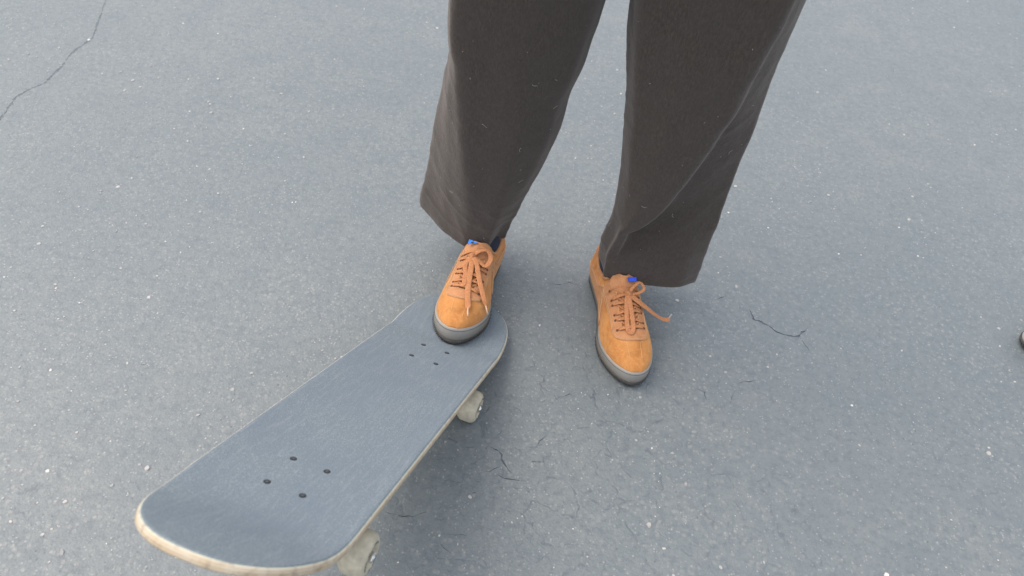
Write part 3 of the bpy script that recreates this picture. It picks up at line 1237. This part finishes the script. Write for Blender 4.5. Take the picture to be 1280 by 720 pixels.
joint('pelvis', (0.10, 1.07, 0.93))
joint('waist', (0.10, 1.07, 1.06), 'pelvis')
RAD = {'pelvis': .125, 'waist': .12}
for k, Mx, kx, hx in (('b', MB, -0.055, 0.02), ('a', MA, 0.215, 0.18)):
    an = toworld(Mx, (0, 0.045, 0.085))
    joint('hip' + k, (hx, 1.065, 0.86), 'pelvis')
    joint('thigh' + k, ((hx + kx) / 2, 1.055, 0.68), 'hip' + k)
    joint('knee' + k, (kx, 1.05, 0.49), 'thigh' + k)
    joint('calf' + k, (kx * .9 + an.x * .1, 1.07, 0.34), 'knee' + k)
    joint('shin' + k, (kx * .6 + an.x * .4, 1.068, 0.21), 'calf' + k)
    joint('ankle' + k, an, 'shin' + k)
    joint('heel' + k, toworld(Mx, (0, 0.035, 0.045)), 'ankle' + k)
    joint('instep' + k, toworld(Mx, (0, 0.115, 0.050)), 'ankle' + k)
    joint('ball' + k, toworld(Mx, (0, 0.195, 0.042)), 'instep' + k)
    joint('toes' + k, toworld(Mx, (0, 0.245, 0.036)), 'ball' + k)
    RAD.update({'hip' + k: .095, 'thigh' + k: .078, 'knee' + k: .057, 'calf' + k: .054, 'shin' + k: .027, 'ankle' + k: .022,
                'heel' + k: .017, 'instep' + k: .016, 'ball' + k: .017, 'toes' + k: .014})
names = list(J)
me = bpy.data.meshes.new('body')
bm.verts.index_update()
bm.to_mesh(me)
bm.free()
me.materials.append(M['skin'])
body = bpy.data.objects.new('body', me)
COL.objects.link(body)
body.parent = person
sk = body.modifiers.new('skin', 'SKIN')
for i, n in enumerate(names):
    d = me.skin_vertices[0].data[i]
    d.radius = (RAD[n], RAD[n])
    d.use_root = (n == 'pelvis')
s = body.modifiers.new('subdivision', 'SUBSURF')
s.levels = s.render_levels = 2

# socks
for Mx in (MB, MA):
    rings = []
    for y, z, rx, ryy in ((0.055, 0.026, .0255, .050), (0.055, 0.05, .0275, .050), (0.054, 0.07, .0280, .049), (0.051, 0.09, .0285, .045), (0.047, 0.11, .0290, .041),
                          (0.043, 0.125, .029, .037), (0.043, 0.14, .030, .037), (0.043, 0.142, .027, .034)):
        rings.append([PINV @ (Mx @ Vector((rx * math.cos(a), y + ryy * math.sin(a), z))) for a in np.linspace(0, 2 * math.pi, 28, endpoint=False)])
    so = G().loft(rings).build('sock', M['sock'], person)
    so['label'] = 'dark navy sock'

# ------------------------------------------------------------------ trousers
def fbm(p, oct=3):
    s, a = 0.0, 1.0
    for i in range(oct):
        s += a * mnoise.noise(p)
        p = p * 2.03 + Vector((3.1, 1.7, 0.4))
        a *= 0.5
    return s


def leg_rings(which):
    """cloth sections as polygons of flat panels with softened corners"""
    if which == 'b':      # picture left
        xl = ([.06, .107, .144, .223, .325, .395, .478, .528, .70, .85], [-.197, -.198, -.194, -.184, -.171, -.160, -.147, -.149, -.142, -.13])
        xr = ([.06, .137, .221, .297, .372, .402, .46, .508, .563, .70, .85], [-.028, -.016, .007, .028, .043, .044, .056, .062, .069, .090, .12])
        z0 = 0.090
    else:
        xl = ([.041, .08, .138, .196, .297, .4, .563, .70, .85], [.156, .147, .144, .150, .142, .126, .096, .086, .09])
        xr = ([.068, .231, .377, .503, .601, .70, .85], [.331, .331, .328, .328, .334, .339, .337])
        z0 = 0.084
    rings = []
    NE = 26
    zs = list(np.linspace(0, 0.14, 40)) + list(np.linspace(0.145, 0.76, 130))
    for k, dz in enumerate(zs):
        z = z0 + dz
        L, Rr = float(curve1(z, *xl)), float(curve1(z, *xr))
        it = lambda zz, vv: float(curve1(z, zz, vv))
        w = Rr - L
        if which == 'b':
            xc = it([.09, .177, .244, .313, .388, .452, .516, .8], [-.100, -.094, -.100, -.107, -.115, -.124, -.136, -.12])
            yf = it([.09, .25, .5, .8], [1.020, .985, .968, .955])
            yl = it([.09, .25, .5, .8], [1.098, 1.070, 1.035, 1.05])
            yr = it([.09, .25, .5, .8], [1.052, 1.045, 1.045, 1.05])
            yb = it([.09, .25, .5, .8], [1.155, 1.135, 1.14, 1.165])
            poly = [(L, yl), (L * .45 + xc * .55 - .004, (yl * .45 + yf * .55) - .003), (xc, yf), (xc * .45 + Rr * .55, yf - .004), (Rr - .020, yf + .022),
                    (Rr, yr), (Rr - .015, yb - .025), ((L + Rr) / 2 + .02, yb), (L + .035, yb - .012)]
        else:
            xc = it([.12, .181, .221, .279, .339, .411, .476, .554, .619, .80], [.10, .150, .197, .228, .246, .264, .278, .289, .299, .305])
            lay = float(sstep(z, .115, .255)) * float(1 - .6 * sstep(z, .55, .8))
            yf = it([.08, .14, .25, .5, .8], [1.000, .998, .985, .970, .955])
            yl = it([.08, .25, .5, .8], [1.046, 1.035, 1.04, 1.05])
            yr = it([.08, .25, .5, .8], [1.040, 1.045, 1.05, 1.05])
            yb = it([.08, .25, .5, .8], [1.120, 1.130, 1.14, 1.165])
            # share of the front panel that overlaps the side panel
            fx1 = max(xc, L + .028)
            mx = (fx1 * .45 + Rr * .55) * lay + (L + w * .80) * (1 - lay)
            my = ((yf + .024) * .55 + (yr - .012) * .45) * lay + (yf + .004) * (1 - lay)
            poly = [(L, yl), (L + .014, yf + .012 - .004 * lay), (L + .45 * (fx1 - L), yf - .010 * lay), (fx1, yf - .008 * lay),
                    (fx1 - .001, yf + .020 * lay), (mx, my), (Rr - .004, yr - .016),
                    (Rr, yr), (Rr - .02, yb - .02), ((L + Rr) / 2, yb), (L + .03, yb - .012)]
        P = np.array(poly)
        pts = []
        m = len(P)
        for i in range(m):
            a, b = P[i], P[(i + 1) % m]
            n = 8 if (which == 'a' and i == 3) else NE
            for t in np.linspace(0, 1, n, endpoint=False):
                pts.append(a + (b - a) * t)
        Q = np.array(pts)
        nit = int(np.interp(z, [.08, .2, .6], [34, 30, 42] if which == 'a' else [16, 26, 42]))
        for _ in range(nit):
            Q = (np.roll(Q, 1, 0) + 2 * Q + np.roll(Q, -1, 0)) / 4
        T = np.roll(Q, -1, 0) - np.roll(Q, 1, 0)
        T /= np.linalg.norm(T, axis=1)[:, None] + 1e-9
        Nn = np.c_[-T[:, 1], T[:, 0]]
        ctr = Q.mean(0)
        if ((Q - ctr) * Nn).sum() < 0:
            Nn = -Nn
        ring = []
        sh = 5.0 if which == 'a' else 0.0
        for (X, Y), (nx, ny) in zip(Q, Nn):
            p = Vector((X, Y + sh, z))
            # broad sag, slanting drag creases, crumple
            sag = fbm(Vector((X * 5.0, (Y + sh) * 4, z * 2.4)))
            q = (X * (0.8 if which == 'b' else -0.8) + z * 0.6)
            cre = 1 - abs(mnoise.noise(Vector((q * 15 + sag * 0.5, z * 3.5 - X * 3, sh + Y * 3)))) * 2.4
            cre = max(0.0, cre) ** 2
            cre2 = 1 - abs(mnoise.noise(Vector((X * 9, z * 24 + X * (10 if which == 'b' else -12), sh + Y * 5)))) * 2.6
            cre2 = max(0.0, cre2) ** 2
            low = float(1 - sstep(z, .14, .30))
            knee = math.exp(-((z - .43) / .09) ** 2)
            d = 0.0050 * sag + 0.0010 * cre + (0.0012 * low + 0.0009 * knee + 0.0002) * cre2
            d += 0.0008 * fbm(Vector((X * 30, (Y + sh) * 30, z * 16)), 2)
            Z = z
            if dz < 0.03:
                Z += (1 - dz / 0.03) * (0.0035 * mnoise.noise(Vector((X * 14, (Y + sh) * 14, 0.5))))
            if which == 'a':
                Z += 0.014 * float(sstep(.178 - X, 0, .03)) * float(1 - sstep(dz, 0, .10))
            else:
                Z += 0.006 * float(sstep(X + .055, 0, .02)) * float(1 - sstep(dz, 0, .08))
            if which == 'b':
                Z += 0.012 * float(sstep(-.135 - X, 0, .055)) * float(1 - sstep(dz, 0, .12))
            ring.append((X + nx * d - PX, Y + ny * d - PY, Z))
        rings.append(ring)
    # hem fold: back up inside
    base = np.array(rings[0])
    ctr = base.mean(0)

    def inner(sc, dz):
        q = ctr + (base - ctr) * sc
        q[:, 2] = base[:, 2] + dz
        return [tuple(p) for p in q]
    # a rounded turned-up hem, then the inside of the leg
    rings = [inner(.84, .045), inner(.90, .03), inner(.945, .012), inner(.965, -.0006), inner(.985, -.0014)] + rings
    return rings


g = G()
for k in ('b', 'a'):
    g.loft(leg_rings(k))
# seat and waist
rings = []
for z, hw, hd in ((0.70, .215, .10), (0.74, .232, .125), (0.80, .236, .135), (0.88, .225, .138), (0.96, .205, .13), (1.03, .185, .12), (1.06, .18, .115), (1.06, .165, .10)):
    rings.append([(0.1 + hw * math.copysign(abs(math.cos(a)) ** .85, math.cos(a)) - PX, 1.062 + hd * math.copysign(abs(math.sin(a)) ** .85, math.sin(a)) - PY, z)
                  for a in np.linspace(0, 2 * math.pi, 80, endpoint=False)])
g.loft(rings)
tr = g.build('trousers', M['cloth'], person)
tr['label'] = 'baggy dark brown trousers with wide legs'

# lint and stray fibres caught on the cloth (kept on its surface by ray casting)
bpy.context.view_layer.update()
g = G()
rngl = random.Random(12)
deps = bpy.context.evaluated_depsgraph_get()
n_l = 0
for _ in range(400):
    if n_l > 60:
        break
    x = rngl.uniform(-.2, .33)
    z = rngl.uniform(.11, .62)
    ok, hit, nrm, idx = tr.ray_cast(Vector((x - PX, -0.5, z)), Vector((0, 1, 0)))
    if not ok or nrm.y > -0.35:
        continue
    n_l += 1
    ln = rngl.choice([0.0008, 0.001, 0.001, 0.0015, 0.0015, 0.002, 0.003, 0.008])
    a = rngl.uniform(0, 6.28)
    d = Vector((math.cos(a), 0, math.sin(a)))
    d = (d - nrm * d.dot(nrm)).normalized()
    b = nrm.cross(d)
    P = [hit + nrm * 0.0006 + d * ln * t + b * ln * 0.3 * math.sin(t * 3 + a) for t in (-.5, -.2, .1, .5)]
    g.sweep(P, 0.00045, 0.0004, nrm, 5)
lint = g.build('lint', M['lint'], person)
lint['kind'] = 'stuff'

# ------------------------------------------------------------------ the shoe that just pokes in at the right
grey = dict(upper=M['grey_suede'], panel=M['grey_suede'], panel2=M['grey_suede'], lining=M['outsole'], sole=M['grey_suede'], outsole=M['outsole'],
            stitch=M['grey_lace'], lace=M['grey_lace'], hole=M['outsole'], aglet=M['metal_aglet'], label=M['outsole'])
lone = make_shoe(None, shoe_matrix((1.281, 1.10, 0), (0.990, 1.082, 0), 0), 1, dict(
    knot=(0, 0.107, 0.1125),
    loops=[([(-0.012, 0.098, 0.122), (-0.024, 0.094, 0.120), (-0.029, 0.103, 0.114), (-0.020, 0.110, 0.112)], 0.0052)],
    ends=[([(0.006, 0.125, 0.105), (0.010, 0.15, 0.094), (0.012, 0.17, 0.085)], 0.0068, None)]), grey)
tag(lone, 'grey shoe with dark sole, its toe poking in at the right edge', 'shoe')
